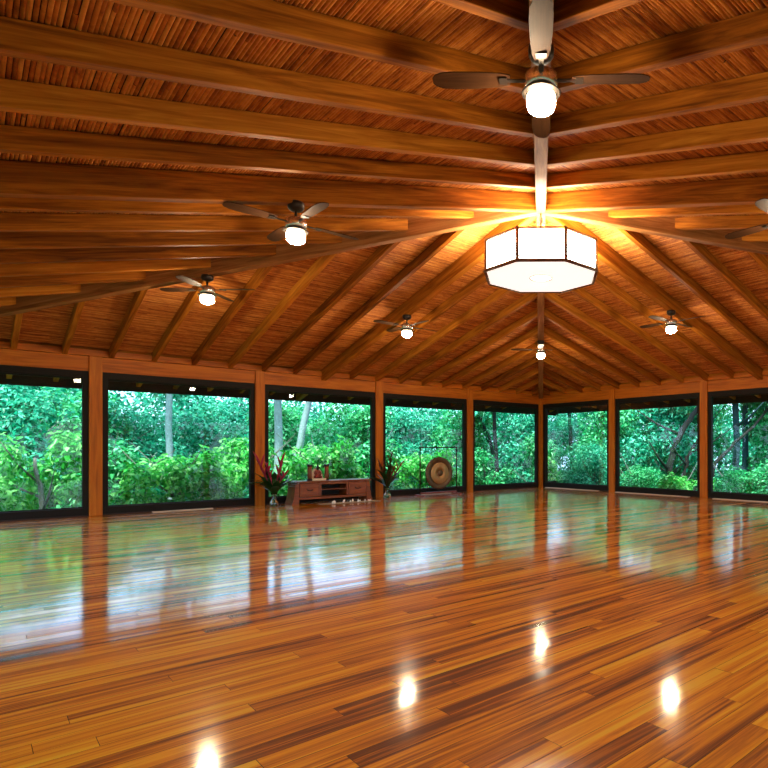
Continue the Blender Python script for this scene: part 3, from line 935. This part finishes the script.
# --- middle trees
mid_left = [(-12.6, 6.3, 'teal', 4.9), (-11.2, 8.4, 'green', 4.6), (-10.3, 7.8, 'teal', 4.4), (-7.4, 8.4, 'teal_loose', 4.6), (-5.0, 7.8, 'green', 4.5), (-3.2, 6.4, 'green', 4.6), (-.8, 7.0, 'teal', 4.5), (1.6, 6.2, 'green', 4.5)]
names = ['tall teal tree filling the left side of the leftmost window', 'green tree behind the right side of the leftmost window',
         'teal tree left of the pale trunk in the second window', 'loose teal tree right of the pale trunk in the second window',
         'green tree behind the two pale trunks in the console window', 'green tree behind the right part of the console window',
         'teal tree filling the left part of the gong window', 'green tree behind the post right of the gong']
for (x, yv, k, h), nm in zip(mid_left, names):
    plant('leafy_tree', (x, yv), (3.6, h, .9), x * 1.3, CR[k], nm, seed=int(abs(x) * 10) + 7, group='trees outside the left wall')
mid_right = [(5.8, 5.8, 'teal', 5.0), (6.6, 2.0, 'green', 5.2), (6.3, -.8, 'teal', 5.4), (8.2, -.6, 'green', 5.8), (8.6, -3.9, 'green', 5.8)]
names = ['teal tree standing behind the far corner post', 'tall green tree behind the first post right of the corner',
         'tall teal tree behind the crooked dark trunk', 'green tree behind the right edge of the second window right of the corner', 'tall green tree behind the two straight trunks']
for (x, yv, k, h), nm in zip(mid_right, names):
    plant('leafy_tree', (x, yv), (4.4, h, .8), yv * 1.9, CR[k], nm, seed=int(abs(yv) * 10) + 31, group='trees outside the right wall')
# --- trees with trunks one can see
def big_tree(loc, path, r, mat, crown, size, label, br=3, seed=1):
    t = empty('trunked_tree', (loc[0], loc[1], GZ)); tag(t, label, 'tree')
    from_bm('trunk', trunk_bm(path, r[0], r[1], br, seed), M[mat], t, True)
    me = crown_variant(*CR[crown])
    c = bpy.data.objects.new('crown', me); link(c, t)
    p = path[-1]
    c.location = (p[0], p[1], p[2] - size[1] * .35); c.scale = (size[0], size[0], size[1]); c.rotation_euler = (0, 0, seed)
big_tree((-9.33, 5.07), [(0, 0, 0), (.05, .0, 2.5), (.0, 0, 4.3), (-.2, .1, 5.6)], (.095, .07), 'bark_pale', 'teal_loose', (4.2, 4.2), 'pale trunked tree standing in the middle of the second window', 0, 2)
big_tree((-6.62, 4.53), [(0, 0, 0), (.02, .0, 3.0), (.05, 0, 5.4)], (.13, .10), 'bark_pale', 'teal_loose', (3.0, 2.2), 'pale upright trunk at the left of the console window', 0, 5)
big_tree((-6.34, 4.26), [(0, 0, 0), (.05, -.05, 1.9), (.38, -.38, 4.1), (.55, -.5, 5.4)], (.12, .08), 'bark_pale', 'green', (2.8, 1.5), 'pale trunk leaning right in the console window', 0, 6)
big_tree((2.4, 4.9), [(0, 0, 0), (-.03, 0, 2.0), (-.3, .2, 3.3), (-.7, .5, 4.6)], (.10, .05), 'bark_dark', 'green', (2.8, 1.6), 'thin dark forked tree in the window left of the far corner', 4, 8)
big_tree((4.14, -2.44), [(0.05, -.05, 0), (0, 0, 1.3), (-.2, .19, 2.1), (-.02, .02, 3.06), (.2, -.19, 3.57), (.47, -.45, 4.12), (.86, -.83, 5.0)], (.14, .075), 'bark_dark', 'dark', (3.2, 1.4), 'crooked dark trunk leaning right in the second window right of the corner', 2, 9)
big_tree((4.48, -2.35), [(0, 0, 0), (0, 0, 1.4), (.19, -.18, 2.54), (.42, -.41, 3.13), (.65, -.63, 3.83), (.9, -.9, 4.9)], (.09, .05), 'bark_dark', 'dark', (2.6, 1.2), 'thinner dark trunk right of the crooked one, by the post', 3, 10)
big_tree((6.3, -3.5), [(0, 0, 0), (.02, 0, 3.0), (0, .05, 5.4)], (.13, .10), 'bark_teal', 'green', (3.2, 2.6), 'left of two straight trunks in the rightmost window', 2, 12)
big_tree((7.4, -3.3), [(0, 0, 0), (-.02, 0, 3.0), (.05, .0, 5.6)], (.12, .10), 'bark_teal', 'green', (3.2, 2.6), 'right of two straight trunks in the rightmost window', 2, 13)
big_tree((4.9, -3.2), [(-.3, .3, 0), (.2, -.17, 2.34), (.68, -.64, 3.06), (1.11, -1.05, 3.57), (1.65, -1.57, 4.5)], (.07, .04), 'bark_dark', 'dark', (2.4, 1.0), 'slim dark trunk slanting across the left of the rightmost window', 2, 14)

# --- feathery tree ferns on either side of the corner
def tree_fern(loc, top, label, seed, n=16):
    rnd = random.Random(seed)
    t = empty('tree_fern', (loc[0], loc[1], GZ)); tag(t, label, 'tree fern')
    from_bm('trunk', trunk_bm([(0, 0, 0), (.05, 0, top * .5), (0, .05, top)], .09, .07, 0, seed), M['bark_dark'], t, True)
    for k in range(n):
        az = 2 * PI * k / n + rnd.uniform(-.2, .2); el = rnd.uniform(.25, .9); L = rnd.uniform(1.6, 2.3)
        bm = bmesh.new(); p = Vector((0, .05, top)); dh = Vector((math.cos(az), math.sin(az), 0)); pts = []
        N = 16
        for i in range(N + 1):
            pts.append(p.copy()); p = p + (dh * math.cos(el) + Vector((0, 0, math.sin(el)))) * (L / N); el -= 1.9 / N
        bm_tube(bm, pts, [.012] * N + [.003], 5)
        for i in range(2, N + 1):
            ll = .42 * math.sin(PI * (i / N) ** .75 * .93 + .12)
            for sdn in (-1, 1):
                for q in (0, .5):
                    pp = pts[i].lerp(pts[i - 1], q)
                    blade_mesh(bm, pp, az + sdn * 1.2, -.15, max(.08, ll), .022, .9, 3)
        from_bm('frond', bm, M['leaf_teal'], t, False)
tree_fern((3.2, 1.6), 4.7, 'tree fern with drooping feathery fronds in the window right of the far corner', 4)
tree_fern((1.4, 3.9), 4.5, 'tree fern with drooping fronds in the window left of the far corner', 5)

# --- the uncountable forest behind, all around the hall
rng = np.random.default_rng(99)
def ring(n, rmin, rmax, hfun, L, W, a0, a1):
    cs, rs = [], []
    for i in range(n):
        a = rng.uniform(a0, a1); r = rng.uniform(rmin, rmax)
        h = hfun(a) * rng.uniform(.6, 1.5)
        for q in range(7):
            cs.append((-H + r * math.cos(a) + rng.normal() * .9, -H + r * math.sin(a) + rng.normal() * .9, GZ + h * rng.uniform(.08, 1.0)))
            rs.append(rng.uniform(.7, 1.25))
    return cs, rs
def far_h(a):
    # taller to the right of the far corner, lower and broken to the left
    dg = math.degrees(a)
    return 5.0 if dg > 50 else 6.2
cs, rs = ring(230, 21, 28, far_h, .3, .15, math.radians(-12), math.radians(125))
v = leaves_np(rng, cs, rs, 190000, .25, .14, .6)
o = bpy.data.objects.new('forest_foliage', quads_mesh('forest_foliage', v, M['leaf_teal'])); link(o)
tag(o, 'dense teal forest foliage far behind all the windows', 'foliage', kind='stuff')
cs, rs = ring(110, 20, 28, lambda a: 6.0, .5, .3, math.radians(125), math.radians(348))
v = leaves_np(rng, cs, rs, 14000, .6, .36, .6)
o = bpy.data.objects.new('rear_foliage', quads_mesh('rear_foliage', v, M['leaf_green'])); link(o)
tag(o, 'green forest foliage on the sides behind the camera', 'foliage', kind='stuff')

# ------------------------------------------------------------------ light and colour
w = bpy.data.worlds.new('sky'); SC.world = w; w.use_nodes = True
nt = w.node_tree
bg = nt.nodes['Background']
sky = nt.nodes.new('ShaderNodeTexSky')
sky.sky_type = 'NISHITA'; sky.sun_disc = False; sky.sun_elevation = math.radians(58); sky.sun_rotation = math.radians(200)
sky.air_density = 1.0; sky.dust_density = 2.5; sky.ozone_density = 1.0
mx = nt.nodes.new('ShaderNodeMix'); mx.data_type = 'RGBA'; mx.inputs['Factor'].default_value = .65
nt.links.new(sky.outputs[0], mx.inputs['A']); mx.inputs['B'].default_value = (4.2, 6.2, 9.4, 1)   # thin bright cloud over the blue
nt.links.new(mx.outputs['Result'], bg.inputs['Color'])
bg.inputs['Strength'].default_value = .56
sun = bpy.data.lights.new('sun', 'SUN'); sun.energy = 11; sun.angle = math.radians(12); sun.color = (1, .97, .9)
so = bpy.data.objects.new('sun', sun); so.rotation_euler = Vector((.42, .36, -.83)).to_track_quat('-Z', 'Y').to_euler(); COL.objects.link(so)

vs_ = SC.view_settings
SC.display_settings.display_device = 'sRGB'
vs_.view_transform = 'Standard'; vs_.look = 'None'; vs_.gamma = 1; vs_.use_curve_mapping = False
vs_.exposure = 0.0
SC.cycles.max_bounces = 10
SC.cycles.diffuse_bounces = 5
SC.cycles.transparent_max_bounces = 12
SC.cycles.sample_clamp_indirect = 8
SC.cycles.use_denoising = True
